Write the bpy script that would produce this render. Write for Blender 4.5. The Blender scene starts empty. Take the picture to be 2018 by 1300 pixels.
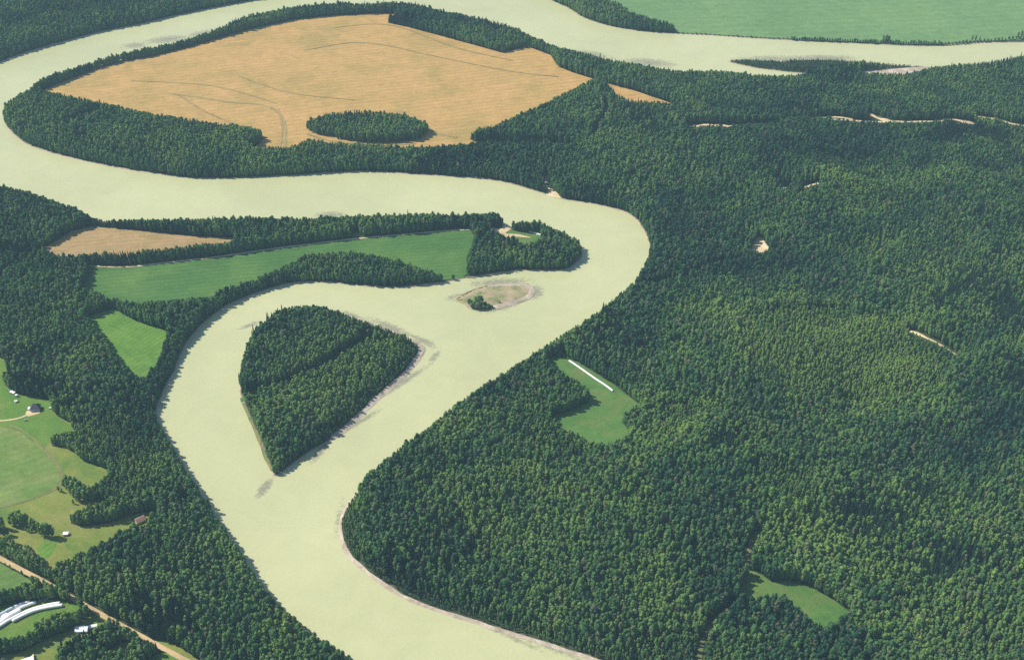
import bpy, bmesh, math, random
import numpy as np
from mathutils import Vector, Matrix
from mathutils.geometry import delaunay_2d_cdt

SC = bpy.context.scene
C = SC.collection
R = math.radians
rng = np.random.default_rng(7)
random.seed(7)

# ------------------------------------------------------------------ camera
CAM_H, PITCH, FPX = 1000.0, R(36.0), 2500.0
cam_d = bpy.data.cameras.new("camera")
cam = bpy.data.objects.new("camera", cam_d); C.objects.link(cam)
cam.location = (0, 0, CAM_H)
cam.rotation_euler = (math.pi/2 - PITCH, 0, 0)
cam_d.sensor_fit = 'HORIZONTAL'; cam_d.sensor_width = 36.0
cam_d.lens = FPX/2018*36.0
cam_d.clip_start = 1.0; cam_d.clip_end = 60000.0
SC.camera = cam

# ------------------------------------------------------------------ light
SUN_EL = R(46); SUN_DIR = Vector((-1.0, 0.30, 0)).normalized()      # towards the sun, on the ground
w = bpy.data.worlds.new("World"); SC.world = w; w.use_nodes = True
nt = w.node_tree; bg = nt.nodes['Background']
sky = nt.nodes.new('ShaderNodeTexSky'); sky.sky_type = 'NISHITA'; sky.sun_disc = False
sky.sun_elevation = SUN_EL
sky.sun_rotation = math.atan2(SUN_DIR.x, SUN_DIR.y)
sky.altitude = 1000
nt.links.new(sky.outputs[0], bg.inputs[0]); bg.inputs[1].default_value = 0.11
sl = bpy.data.lights.new("sun", 'SUN'); sl.energy = 5.0; sl.angle = R(0.5); sl.color = (1.0, 0.93, 0.80)
so = bpy.data.objects.new("sun", sl); C.objects.link(so)
d = Vector((SUN_DIR.x*math.cos(SUN_EL), SUN_DIR.y*math.cos(SUN_EL), math.sin(SUN_EL)))
so.rotation_euler = d.to_track_quat('Z', 'Y').to_euler(); so.location = (0, 0, 1500)
SC.view_settings.view_transform = 'Standard'; SC.view_settings.look = 'None'
SC.view_settings.exposure = 0.42; SC.view_settings.gamma = 1.0
SC.cycles.max_bounces = 4; SC.cycles.diffuse_bounces = 2; SC.cycles.transparent_max_bounces = 8
SC.cycles.volume_bounces = 0; SC.cycles.use_denoising = False

HAZE_DENSITY = 0.000058
HAZE_COLOR = (0.48, 0.78, 0.95)

# ------------------------------------------------------------------ pixel -> world
SP, CP = math.sin(PITCH), math.cos(PITCH)
def ray(px, py):
    u = (px-1009)/FPX; v = (py-650)/FPX
    return (u, CP - v*SP, -(SP + v*CP))
def at_z(px, py, z=0.0):
    dx, dy, dz = ray(px, py)
    t = (CAM_H - z)/(-dz)
    return (dx*t, dy*t)
CAN = 0.60
def flat(pts):
    out = []
    for p in pts:
        z = p[2]*CAN if len(p) > 2 else 0.8
        out.append(at_z(p[0], p[1], z))
    return out
def catmull(P, n=5, closed=True):
    P = np.array(P, float); N = len(P); out = []
    rg = range(N) if closed else range(N-1)
    for i in rg:
        if closed: a, b, c, e = P[i-1], P[i], P[(i+1) % N], P[(i+2) % N]
        else: a, b, c, e = P[max(i-1, 0)], P[i], P[i+1], P[min(i+2, N-1)]
        for k in range(n):
            t = k/n
            out.append(0.5*((2*b)+(-a+c)*t+(2*a-5*b+4*c-e)*t*t+(-a+3*b-3*c+e)*t**3))
    if not closed: out.append(P[-1])
    return np.array(out)

# ------------------------------------------------------------------ outlines read off the photograph (x, y[, height of what hides the edge])
K = 12
RIVER = [(2300,70),(2160,80),(2018,84),(1930,85),(1850,91),(1790,91),(1700,87),(1600,82),(1500,77),(1400,70),(1330,67),(1260,62),(1200,52),(1150,36),(1115,15),
 (1085,2),(1060,-8),(1000,-22),(900,-35),(800,-38),(700,-34),(620,-22),(560,-8),(480,5),(420,16),(340,33),(270,49),(200,63),(130,81),(60,101),(0,123),
 (-60,150),(-115,190),(-140,240),(-120,300,K),(-60,340,K),(0,366,K),(70,385,K),(120,405,K),(160,420,8),(190,436,3),(230,438,3),(330,437,7),(450,433,K),(560,434,K),
 (700,431,K),(820,425,K),(930,426,K),(975,424,K),(1000,440,8),(1025,441,K),(1065,443,K),(1100,457,K),(1135,474,10),(1148,490,3),(1148,505),(1138,518),(1118,531),
 (1080,534),(1030,533),(980,539),(930,546),(880,556),(830,563),(760,567),(700,562),(640,557),(580,558),(540,567),(500,581),(450,602),(420,622,2),(390,648,3),
 (365,682,3),(345,730,3),(324,770,3),(312,800,3),(312,825,4),(326,850,6),(346,885,9),(370,930,9),(395,965,9),(420,1005,9),(450,1050,9),(480,1090,9),(510,1140,9),
 (545,1185,9),(600,1235,9),(650,1270,9),(700,1300,9),(760,1340,9),(850,1400,9),(1000,1480),(1250,1560),(1500,1500),(1380,1400),(1260,1335),(1170,1302),(1130,1289),
 (1060,1266),(1000,1249),(930,1226),(860,1204),(800,1181),(750,1151),(705,1116),(680,1090),(668,1060),(666,1030),(675,1005),(688,985,3),(702,962,9),(717,940,K),
 (747,915,K),(790,880,K),(850,840,K),(900,800,K),(945,767,K),(1000,732,K),(1050,700,K),(1100,666,K),(1150,632,K),(1195,602,K),(1235,571,10),(1260,541,6),(1272,515,3),
 (1278,490),(1272,465),(1258,440),(1235,421),(1200,409),(1160,401),(1110,393),(1060,379),(1020,366),(970,355),(900,349),(820,344),(740,339),(660,341),(560,347),
 (470,351),(380,352),(310,343),(230,331),(160,316),(90,299),(50,283),(20,261),(6,237),(8,216,3),(20,203,5),(50,184,8),(85,160,10),(130,144,K),(190,123,K),(250,108,K),
 (300,98,K),(350,86,K),(400,71,K),(440,56,K),(465,43,K),(520,29,K),(560,21,K),(620,13,K),(700,9,K),(780,9,K),(830,14,K),(870,24,K),(930,37,K),(1000,54,K),(1040,70,K),
 (1080,90,10),(1112,100,3),(1150,108,2),(1185,118,5),(1240,128,8),(1330,140,10),(1420,145,10),(1480,151,10),(1560,152,8),(1594,146,3),(1540,141),(1480,133),
 (1432,121),(1470,118),(1530,120),(1570,116),(1640,116),(1700,121),(1800,129),(1850,131,3),(1890,130,10),(1950,123,K),(2018,112,K),(2160,95,K),(2300,85,K)]
ISLAND = [(528,630,K),(545,615,K),(600,607,K),(640,609,K),(685,614,9),(725,630,5),(780,652,2),(815,668),(840,685),(826,712),(800,742),(760,777),(720,814),(680,852),
 (645,872),(610,892),(575,917),(544,940),(530,926),(520,901),(505,861),(490,826),(475,792),(470,770,3),(470,740,6),(480,702,8),(495,662,10),(510,642,11)]
ISLET = [(892,590),(920,573),(960,560),(1010,557),(1045,561),(1056,571),(1046,588),(1012,601),(975,610),(940,612),(922,606),(912,597)]

river_w = catmull(flat(RIVER)); island_w = catmull(flat(ISLAND)); islet_w = catmull(flat(ISLET))
WATER_LOOPS = [river_w, island_w, islet_w]

def inside(px, py, poly):
    poly = np.asarray(poly); x0, y0 = poly.min(0); x1, y1 = poly.max(0)
    res = np.zeros(px.shape, bool)
    m = (px >= x0) & (px <= x1) & (py >= y0) & (py <= y1)
    if not m.any(): return res
    X, Y = px[m], py[m]; r = np.zeros(X.shape, bool)
    A = poly; B = np.roll(poly, -1, 0)
    for (ax, ay), (bx, by) in zip(A, B):
        if ay == by: continue
        c = ((ay > Y) != (by > Y)) & (X < (bx-ax)*(Y-ay)/(by-ay)+ax)
        r ^= c
    res[m] = r
    return res
def seg_dist(px, py, pl, closed=True):
    d2 = np.full(px.shape, 1e12)
    pl = np.asarray(pl); B = np.roll(pl, -1, 0) if closed else pl[1:]
    A = pl if closed else pl[:-1]
    for (ax, ay), (bx, by) in zip(A, B):
        vx, vy = bx-ax, by-ay; L = vx*vx+vy*vy
        if L < 1e-9: continue
        t = np.clip(((px-ax)*vx+(py-ay)*vy)/L, 0, 1)
        np.minimum(d2, (px-ax-t*vx)**2+(py-ay-t*vy)**2, out=d2)
    return np.sqrt(d2)
def river_sd(px, py):      # > 0 on land
    ds = np.full(px.shape, 1e9)
    for l in WATER_LOOPS: ds = np.minimum(ds, seg_dist(px, py, l))
    inw = inside(px, py, river_w) & ~inside(px, py, island_w) & ~inside(px, py, islet_w)
    return np.where(inw, -ds, ds)
def sstep(a, b, x):
    t = np.clip((x-a)/(b-a), 0, 1); return t*t*(3-2*t)
def waves(x, y, scale, seed, n=7):
    r = np.random.default_rng(seed); s = 0
    for i in range(n):
        a = r.uniform(0, 6.28); k = 6.28/(scale*r.uniform(0.6, 1.7)); ph = r.uniform(0, 6.28)
        s = s + np.sin((x*np.cos(a)+y*np.sin(a))*k+ph+0.8*np.sin((y*np.cos(a)-x*np.sin(a))*k*0.6))
    return s/n**0.5/1.2
def land_h(x, y, sd):
    low = np.where(sd < 0, np.maximum(sd*0.5, -3.0), 1.3*np.clip(sd/4.0, 0, 1)+1.4*sstep(4, 40, sd))
    east = sstep(60, 320, x-(y-1400)*0.25)*sstep(70, 330, sd)*sstep(2300, 1850, y)
    hills = 15+16*waves(x, y, 420, 3)+5.5*waves(x, y, 130, 5)
    return low + east*np.maximum(hills, -1)

# terrain grid: fine over the view, coarse out to the horizon
GS = 5.0
fx = np.arange(-1650, 1650.1, GS); fy = np.arange(620, 3000.1, GS)
cx = np.array([-9000, -6000, -4200, -3200, -2500, -2000, -1800.]); cyf = np.array([3050, 3200, 3500, 4200, 5500, 7500, 9000.])
gx = np.concatenate([cx, fx, -cx[::-1]]); gy = np.concatenate([np.array([-2500, -1200, -500, 0, 300, 500, 580.]), fy, cyf])
GX, GY = np.meshgrid(gx, gy)
SD = river_sd(GX.ravel(), GY.ravel()).reshape(GX.shape)
GZ = land_h(GX, GY, SD)
def samp(A, x, y):
    i = np.clip((np.asarray(x, float)-fx[0])/GS, 0, len(fx)-1.001); j = np.clip((np.asarray(y, float)-fy[0])/GS, 0, len(fy)-1.001)
    ii = i.astype(int); jj = j.astype(int); a = i-ii; b = j-jj; I = ii+7; J = jj+7
    return A[J, I]*(1-a)*(1-b)+A[J, I+1]*a*(1-b)+A[J+1, I]*(1-a)*b+A[J+1, I+1]*a*b
def H(x, y): return samp(GZ, x, y)
LAST = [None]
def onland(pts):
    out = []; LAST[0] = pts
    for p in pts:
        off = p[2]*CAN if len(p) > 2 else 0.0
        z = 2.7
        for _ in range(6):
            X, Y = at_z(p[0], p[1], z+off); z = float(H(X, Y))
        out.append((X, Y))
    return out
def W(px, py):
    X, Y = onland([(px, py)])[0]; return X, Y, float(H(X, Y))

# ------------------------------------------------------------------ helpers
def tag(o, label=None, cat=None, group=None, kind=None):
    if label: o['label'] = label
    if cat: o['category'] = cat
    if group: o['group'] = group
    if kind: o['kind'] = kind
    return o
def mesh_obj(name, verts, faces, mat, parent=None, smooth=False):
    me = bpy.data.meshes.new(name); me.from_pydata([tuple(v) for v in verts], [], [tuple(f) for f in faces]); me.update()
    if mat: me.materials.append(mat)
    if smooth: me.polygons.foreach_set('use_smooth', [True]*len(me.polygons))
    o = bpy.data.objects.new(name, me); C.objects.link(o)
    if parent: o.parent = parent
    return o
def empty(name, loc, rz=0.0):
    o = bpy.data.objects.new(name, None); C.objects.link(o); o.location = loc; o.rotation_euler = (0, 0, rz); o.empty_display_size = 1
    return o
class MB:
    def __init__(s): s.v = []; s.f = []
    def add(s, v, f):
        n = len(s.v); s.v += [tuple(p) for p in v]; s.f += [tuple(i+n for i in q) for q in f]; return s
    def box(s, x0, x1, y0, y1, z0, z1):
        return s.add([(x0,y0,z0),(x1,y0,z0),(x1,y1,z0),(x0,y1,z0),(x0,y0,z1),(x1,y0,z1),(x1,y1,z1),(x0,y1,z1)],
                     [(0,3,2,1),(4,5,6,7),(0,1,5,4),(1,2,6,5),(2,3,7,6),(3,0,4,7)])
    def cyl(s, c, r, h, axis='z', n=12):
        a = [(math.cos(t*2*math.pi/n), math.sin(t*2*math.pi/n)) for t in range(n)]
        v = []
        for k in (-0.5, 0.5):
            for (p, q) in a:
                if axis == 'z': v.append((c[0]+p*r, c[1]+q*r, c[2]+k*h))
                elif axis == 'y': v.append((c[0]+p*r, c[1]+k*h, c[2]+q*r))
                else: v.append((c[0]+k*h, c[1]+p*r, c[2]+q*r))
        f = [tuple(range(n)), tuple(range(2*n-1, n-1, -1))]+[(i, (i+1) % n, (i+1) % n+n, i+n) for i in range(n)]
        return s.add(v, f)
    def build(s, name, mat, parent=None, smooth=False):
        o = mesh_obj(name, s.v, s.f, mat, parent, smooth)
        bm = bmesh.new(); bm.from_mesh(o.data); bmesh.ops.recalc_face_normals(bm, faces=bm.faces); bm.to_mesh(o.data); bm.free()
        return o

# materials
def new_mat(name):
    m = bpy.data.materials.new(name); m.use_nodes = True
    t = m.node_tree; b = t.nodes['Principled BSDF']; b.inputs['Roughness'].default_value = 0.85
    b.inputs['Specular IOR Level'].default_value = 0.2
    return m, t, b
def N(t, ty, **kw):
    n = t.nodes.new(ty)
    for k, v in kw.items(): setattr(n, k, v)
    return n
def world_pos(t): return N(t, 'ShaderNodeNewGeometry').outputs['Position']
def noise(t, vec, scale, detail=4, rough=0.55, dist=0.0, mapping=None):
    if mapping is not None:
        mp = N(t, 'ShaderNodeMapping'); t.links.new(vec, mp.inputs[0]); mp.inputs['Scale'].default_value = mapping[0]; mp.inputs['Rotation'].default_value = mapping[1]; vec = mp.outputs[0]
    n = N(t, 'ShaderNodeTexNoise'); t.links.new(vec, n.inputs['Vector']); n.inputs['Scale'].default_value = scale
    n.inputs['Detail'].default_value = detail; n.inputs['Roughness'].default_value = rough; n.inputs['Distortion'].default_value = dist
    return n.outputs['Fac']
def ramp(t, fac, stops):
    r = N(t, 'ShaderNodeValToRGB'); t.links.new(fac, r.inputs[0]); e = r.color_ramp.elements
    e[0].position, e[0].color = stops[0][0], (*stops[0][1], 1); e[1].position, e[1].color = stops[-1][0], (*stops[-1][1], 1)
    for p, c in stops[1:-1]:
        x = e.new(p); x.color = (*c, 1)
    return r.outputs[0]
def mix(t, fac, a, b, mode='MIX'):
    m = N(t, 'ShaderNodeMix', data_type='RGBA', blend_type=mode)
    for s, v in ((m.inputs[0], fac), (m.inputs[6], a), (m.inputs[7], b)):
        if isinstance(v, (int, float)): s.default_value = v
        elif isinstance(v, tuple): s.default_value = (*v, 1)
        else: t.links.new(v, s)
    return m.outputs[2]
def plain(name, col, rough=0.7, var=0.12, scale=0.8, metal=0.0):
    m, t, b = new_mat(name)
    f = noise(t, world_pos(t), scale, 5)
    c = ramp(t, f, [(0.3, tuple(x*(1-var) for x in col)), (0.7, tuple(min(1, x*(1+var)) for x in col))])
    t.links.new(c, b.inputs['Base Color']); b.inputs['Roughness'].default_value = rough; b.inputs['Metallic'].default_value = metal
    return m
def field_mat(name, c0, c1, c2, big=0.006, streak=None, speck=0.5, rows=None, dim=1.0):
    c0, c1, c2 = [tuple(q*dim for q in c) for c in (c0, c1, c2)]
    m, t, b = new_mat(name); P = world_pos(t)
    c = ramp(t, noise(t, P, big, 5, 0.6, 0.6), [(0.35, c0), (0.5, c1), (0.65, c2)])
    if streak:
        s = noise(t, P, 0.03, 3, 0.6, 1.2, mapping=((1, streak[1], 1), (0, 0, streak[0])))
        c = mix(t, 1.0, c, ramp(t, s, [(0.35, (0.92, 0.92, 0.90)), (0.65, (1.05, 1.04, 1.03))]), 'MULTIPLY')
    f3 = noise(t, P, 0.05, 5, 0.7, 0.8)
    c = mix(t, 1.0, c, ramp(t, f3, [(0.3, (0.84, 0.87, 0.82)), (0.7, (1.14, 1.10, 1.12))]), 'MULTIPLY')
    if rows:
        mp = N(t, 'ShaderNodeMapping'); t.links.new(P, mp.inputs[0]); mp.inputs['Rotation'].default_value = (0, 0, rows[0])
        wv = N(t, 'ShaderNodeTexWave'); t.links.new(mp.outputs[0], wv.inputs[0]); wv.inputs['Scale'].default_value = 0.314/rows[1]; wv.inputs['Distortion'].default_value = 6; wv.inputs['Detail'].default_value = 2; wv.inputs['Detail Scale'].default_value = 0.12
        c = mix(t, 1.0, c, ramp(t, wv.outputs['Fac'], [(0.2, (1-rows[2],)*3), (0.8, (1+rows[2],)*3)]), 'MULTIPLY')
    f2 = noise(t, P, speck, 4, 0.7)
    c = mix(t, 1.0, c, ramp(t, f2, [(0.3, (0.8, 0.8, 0.8)), (0.7, (1.15, 1.15, 1.15))]), 'MULTIPLY')
    t.links.new(c, b.inputs['Base Color'])
    return m
def foliage(name, lo, mid, hi, odd):
    m, t, b = new_mat(name)
    oi = N(t, 'ShaderNodeObjectInfo'); L = oi.outputs['Location']
    def madd(a, k, c):
        n = N(t, 'ShaderNodeMath', operation='MULTIPLY_ADD'); t.links.new(a, n.inputs[0]); n.inputs[1].default_value = k
        if isinstance(c, float): n.inputs[2].default_value = c
        else: t.links.new(c, n.inputs[2])
        return n.outputs[0]
    f = madd(noise(t, L, 0.0032, 3, 0.6, 0.6), 2.3, -2.12)
    f = madd(noise(t, L, 0.016, 4, 0.65), 1.7, f)
    f = madd(noise(t, L, 0.07, 2, 0.5), 0.5, f)
    ta = N(t, 'ShaderNodeAttribute', attribute_type='INSTANCER', attribute_name='tint')
    f = madd(oi.outputs['Random'], 0.60, f); f = madd(ta.outputs['Fac'], 1.2, f)
    c = ramp(t, f, [(0.02, lo), (0.45, mid), (1.0, hi)])
    wn = N(t, 'ShaderNodeTexWhiteNoise'); wn.noise_dimensions = '1D'; t.links.new(oi.outputs['Random'], wn.inputs['W'])
    gt = N(t, 'ShaderNodeMath', operation='GREATER_THAN'); t.links.new(wn.outputs['Value'], gt.inputs[0]); gt.inputs[1].default_value = 0.90
    hf = N(t, 'ShaderNodeMath', operation='MULTIPLY'); t.links.new(gt.outputs[0], hf.inputs[0]); hf.inputs[1].default_value = 0.6
    c = mix(t, hf.outputs[0], c, odd)
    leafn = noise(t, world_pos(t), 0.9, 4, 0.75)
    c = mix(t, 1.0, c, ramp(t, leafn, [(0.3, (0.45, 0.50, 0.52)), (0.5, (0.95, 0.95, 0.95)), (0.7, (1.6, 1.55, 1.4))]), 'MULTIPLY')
    t.links.new(c, b.inputs['Base Color']); b.inputs['Roughness'].default_value = 0.8; b.inputs['Specular IOR Level'].default_value = 0.1
    return m

M = {}
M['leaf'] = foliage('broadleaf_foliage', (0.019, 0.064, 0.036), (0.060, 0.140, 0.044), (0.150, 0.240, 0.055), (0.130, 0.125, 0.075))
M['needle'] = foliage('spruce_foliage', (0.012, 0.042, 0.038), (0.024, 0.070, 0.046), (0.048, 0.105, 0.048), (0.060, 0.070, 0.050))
M['bark'] = plain('bark', (0.16, 0.14, 0.11), 0.9, 0.25, 1.5)
M['tan'] = field_mat('tan_stubble', (0.41, 0.29, 0.095), (0.50, 0.325, 0.11), (0.54, 0.335, 0.125), 0.010, (R(20), 5.0), 0.35, (R(75), 13, 0.045), 0.86)
M['tan2'] = field_mat('brown_stubble', (0.33, 0.24, 0.10), (0.37, 0.26, 0.115), (0.40, 0.28, 0.14), 0.012, (R(8), 3.0), 0.35, (R(80), 10, 0.04), 0.9)
M['crop'] = field_mat('green_crop', (0.060, 0.150, 0.034), (0.074, 0.180, 0.038), (0.110, 0.210, 0.044), 0.008, (R(12), 4.0), 0.4, (R(80), 9, 0.06), 0.86)
M['farcrop'] = field_mat('far_crop', (0.15, 0.28, 0.105), (0.165, 0.30, 0.115), (0.185, 0.32, 0.12), 0.006, (R(5), 3.0), 0.3, (R(85), 22, 0.03), 0.82)
M['bright'] = field_mat('bright_hay', (0.10, 0.23, 0.030), (0.13, 0.275, 0.035), (0.16, 0.29, 0.045), 0.02, (R(35), 4.0), 0.5, (R(35), 7, 0.06), 0.80)
M['meadow'] = field_mat('dry_meadow', (0.12, 0.20, 0.035), (0.19, 0.235, 0.045), (0.235, 0.25, 0.07), 0.016, (R(-12), 3.0), 0.45, None, 0.9)
M['paddock'] = field_mat('paddock', (0.11, 0.20, 0.045), (0.14, 0.235, 0.05), (0.19, 0.25, 0.07), 0.015, (R(-10), 3.0), 0.45, (R(60), 11, 0.04), 0.88)
M['yard'] = field_mat('yard_grass', (0.09, 0.20, 0.028), (0.12, 0.24, 0.032), (0.17, 0.24, 0.045), 0.02, None, 0.5, None, 0.82)
M['clear'] = field_mat('clearing_grass', (0.075, 0.180, 0.040), (0.095, 0.205, 0.042), (0.14, 0.20, 0.055), 0.03, None, 0.4, None, 0.84)
M['track'] = field_mat('field_track', (0.25, 0.20, 0.07), (0.30, 0.235, 0.085), (0.33, 0.26, 0.11), 0.02, None, 0.5)
M['dull'] = field_mat('dull_grass', (0.11, 0.14, 0.05), (0.16, 0.17, 0.065), (0.22, 0.20, 0.09), 0.04)
M['dirt'] = field_mat('dirt_road', (0.42, 0.31, 0.17), (0.50, 0.37, 0.20), (0.56, 0.43, 0.25), 0.03, None, 0.6)
M['sand'] = field_mat('pale_sand', (0.50, 0.38, 0.23), (0.60, 0.47, 0.29), (0.70, 0.56, 0.37), 0.04, None, 0.6)
M['gravel'] = field_mat('gravel', (0.33, 0.28, 0.22), (0.43, 0.36, 0.28), (0.56, 0.48, 0.40), 0.06, None, 0.5)
M['islet'] = field_mat('islet_soil', (0.40, 0.31, 0.22), (0.31, 0.27, 0.15), (0.16, 0.20, 0.08), 0.045, None, 0.4)
M['white'] = plain('white_plastic', (0.86, 0.86, 0.86), 0.45, 0.04)
M['greywrap'] = plain('grey_plastic', (0.50, 0.58, 0.66), 0.45, 0.1)
M['darkwrap'] = plain('dark_plastic', (0.12, 0.14, 0.18), 0.5, 0.1)
M['whitepaint'] = plain('white_paint', (0.80, 0.79, 0.74), 0.5, 0.05)
M['cream'] = plain('cream_siding', (0.72, 0.63, 0.42), 0.6, 0.08)
M['redwall'] = plain('red_siding', (0.45, 0.08, 0.06), 0.6, 0.1)
M['shingle'] = plain('dark_shingle', (0.085, 0.085, 0.10), 0.9, 0.25, 2)
M['brownroof'] = plain('brown_shingle', (0.28, 0.17, 0.14), 0.9, 0.2, 2)
M['greypaint'] = plain('grey_paint', (0.35, 0.38, 0.42), 0.4, 0.1)
M['pink'] = plain('faded_red_paint', (0.60, 0.25, 0.20), 0.4, 0.1)
M['yellow'] = plain('straw', (0.75, 0.62, 0.30), 0.9, 0.15)
M['glass'] = plain('dark_glass', (0.03, 0.04, 0.05), 0.1, 0.1)
M['rubber'] = plain('rubber', (0.03, 0.03, 0.03), 0.9, 0.1)
M['wood'] = plain('weathered_wood', (0.25, 0.21, 0.17), 0.9, 0.2)

# ground: forest floor with sandy river margins
m, t, b = new_mat('forest_floor'); P = world_pos(t)
sep = N(t, 'ShaderNodeSeparateXYZ'); t.links.new(P, sep.inputs[0])
floor_c = ramp(t, noise(t, P, 0.02, 5, 0.6), [(0.3, (0.030, 0.045, 0.020)), (0.7, (0.055, 0.080, 0.030))])
sand_c = ramp(t, noise(t, P, 0.15, 5, 0.6), [(0.3, (0.30, 0.27, 0.18)), (0.7, (0.50, 0.42, 0.30))])
ad = N(t, 'ShaderNodeMath', operation='MULTIPLY_ADD'); t.links.new(noise(t, P, 0.03, 4), ad.inputs[0]); ad.inputs[1].default_value = 1.6; t.links.new(sep.outputs[2], ad.inputs[2])
sm = N(t, 'ShaderNodeMapRange'); t.links.new(ad.outputs[0], sm.inputs[0]); sm.inputs[1].default_value = 1.15; sm.inputs[2].default_value = 1.9; sm.inputs[3].default_value = 0; sm.inputs[4].default_value = 1
t.links.new(mix(t, sm.outputs[0], sand_c, floor_c), b.inputs['Base Color'])
M['floor'] = m

# silty water
m, t, b = new_mat('silty_water'); P = world_pos(t)
c = ramp(t, noise(t, P, 0.004, 3, 0.5, 0.5), [(0.3, (0.435, 0.447, 0.245)), (0.7, (0.492, 0.500, 0.280))])
c = mix(t, 1.0, c, ramp(t, noise(t, P, 0.02, 5, 0.65, 1.5), [(0.3, (0.95, 0.96, 0.96)), (0.7, (1.04, 1.03, 1.03))]), 'MULTIPLY')
c = mix(t, 1.0, c, ramp(t, noise(t, P, 0.3, 3, 0.6), [(0.3, (0.96, 0.96, 0.96)), (0.7, (1.04, 1.04, 1.04))]), 'MULTIPLY')
t.links.new(c, b.inputs['Base Color']); b.inputs['Roughness'].default_value = 0.28; b.inputs['IOR'].default_value = 1.33; b.inputs['Specular IOR Level'].default_value = 0.5
bp = N(t, 'ShaderNodeBump'); bp.inputs['Strength'].default_value = 0.25; bp.inputs['Distance'].default_value = 0.3
t.links.new(noise(t, P, 0.6, 3), bp.inputs['Height']); t.links.new(bp.outputs[0], b.inputs['Normal'])
M['water'] = m

# shoal: gravel just under the surface, ragged edge
m, t, b = new_mat('shoal'); P = world_pos(t)
uv = N(t, 'ShaderNodeAttribute', attribute_name='edge')
nn = noise(t, P, 0.16, 6, 0.75, 0.8, mapping=((1, 1.8, 1), (0, 0, R(15))))
su = N(t, 'ShaderNodeMath', operation='MULTIPLY_ADD'); t.links.new(nn, su.inputs[0]); su.inputs[1].default_value = 3.0; su.inputs[2].default_value = -1.55
s2 = N(t, 'ShaderNodeMath', operation='ADD'); t.links.new(su.outputs[0], s2.inputs[0]); t.links.new(uv.outputs['Fac'], s2.inputs[1])
mr = N(t, 'ShaderNodeMapRange'); t.links.new(s2.outputs[0], mr.inputs[0]); mr.inputs[1].default_value = 0.25; mr.inputs[2].default_value = 0.95; mr.inputs[4].default_value = 0.5
b.inputs['Base Color'].default_value = (0.26, 0.25, 0.22, 1)
t.links.new(mr.outputs[0], b.inputs['Alpha']); M['shoal'] = m

# ------------------------------------------------------------------ ground and water
ny, nx = GX.shape
idx = np.arange(nx*ny).reshape(ny, nx)
faces = np.stack([idx[:-1, :-1], idx[:-1, 1:], idx[1:, 1:], idx[1:, :-1]], -1).reshape(-1, 4)
me = bpy.data.meshes.new('ground'); me.vertices.add(nx*ny); me.vertices.foreach_set('co', np.stack([GX, GY, GZ], -1).astype(np.float32).ravel())
me.loops.add(faces.size); me.loops.foreach_set('vertex_index', faces.ravel().astype(np.int32))
me.polygons.add(len(faces)); me.polygons.foreach_set('loop_start', np.arange(0, faces.size, 4, dtype=np.int32)); me.polygons.foreach_set('loop_total', np.full(len(faces), 4, np.int32))
me.polygons.foreach_set('use_smooth', np.ones(len(faces), bool)); me.update(calc_edges=True); me.validate()
me.materials.append(M['floor'])
g = bpy.data.objects.new('ground', me); C.objects.link(g); tag(g, kind='structure')
tag(mesh_obj('river', [(-2600, 500, 0), (2600, 500, 0), (2600, 3100, 0), (-2600, 3100, 0)], [(0, 1, 2, 3)], M['water']), kind='structure')

NOFOREST = []; OPEN = []       # OPEN: the same outlines as they show in the photograph
def px(pts): return np.array([(p[0], p[1]) for p in pts], float)
def drape(name, poly, mat, lift, step=10.0, kind='structure', forest=False, smooth=0):
    poly = np.array(poly, float)
    if smooth: poly = catmull(poly, smooth)
    pl = []
    n = len(poly)
    for i in range(n):
        a, b2 = poly[i], poly[(i+1) % n]; L = np.hypot(*(b2-a)); k = max(1, int(L/step))
        for j in range(k): pl.append(a+(b2-a)*j/k)
    pl = np.array(pl)
    x0, y0 = pl.min(0); x1, y1 = pl.max(0)
    X, Y = np.meshgrid(np.arange(x0+step/2, x1, step), np.arange(y0+step/2, y1, step)); X = X.ravel(); Y = Y.ravel()
    if len(X):
        k = inside(X, Y, pl); X, Y = X[k], Y[k]
        if len(X):
            k = seg_dist(X, Y, pl) > step*0.35; X, Y = X[k], Y[k]
    vs = [Vector((float(p[0]), float(p[1]))) for p in pl]+[Vector((float(a), float(b2))) for a, b2 in zip(X, Y)]
    vo, _, fo, _, _, _ = delaunay_2d_cdt(vs, [], [list(range(len(pl)))], 1, 1e-3)
    vx = np.array([v.x for v in vo]); vy = np.array([v.y for v in vo]); vz = H(vx, vy)+lift
    fo = [tuple(f) if ((vo[f[1]]-vo[f[0]]).cross(vo[f[2]]-vo[f[0]]) > 0) else tuple(f[::-1]) for f in fo]
    o = mesh_obj(name, np.stack([vx, vy, vz], -1), fo, mat, smooth=True); tag(o, kind=kind)
    if not forest:
        NOFOREST.append(poly)
        if LAST[0] is not None and len(LAST[0]) == len(poly): OPEN.append(px(LAST[0]))
    return o
RIBBONS = []; OPENLINES = []; SHRUBBY = []
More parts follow.
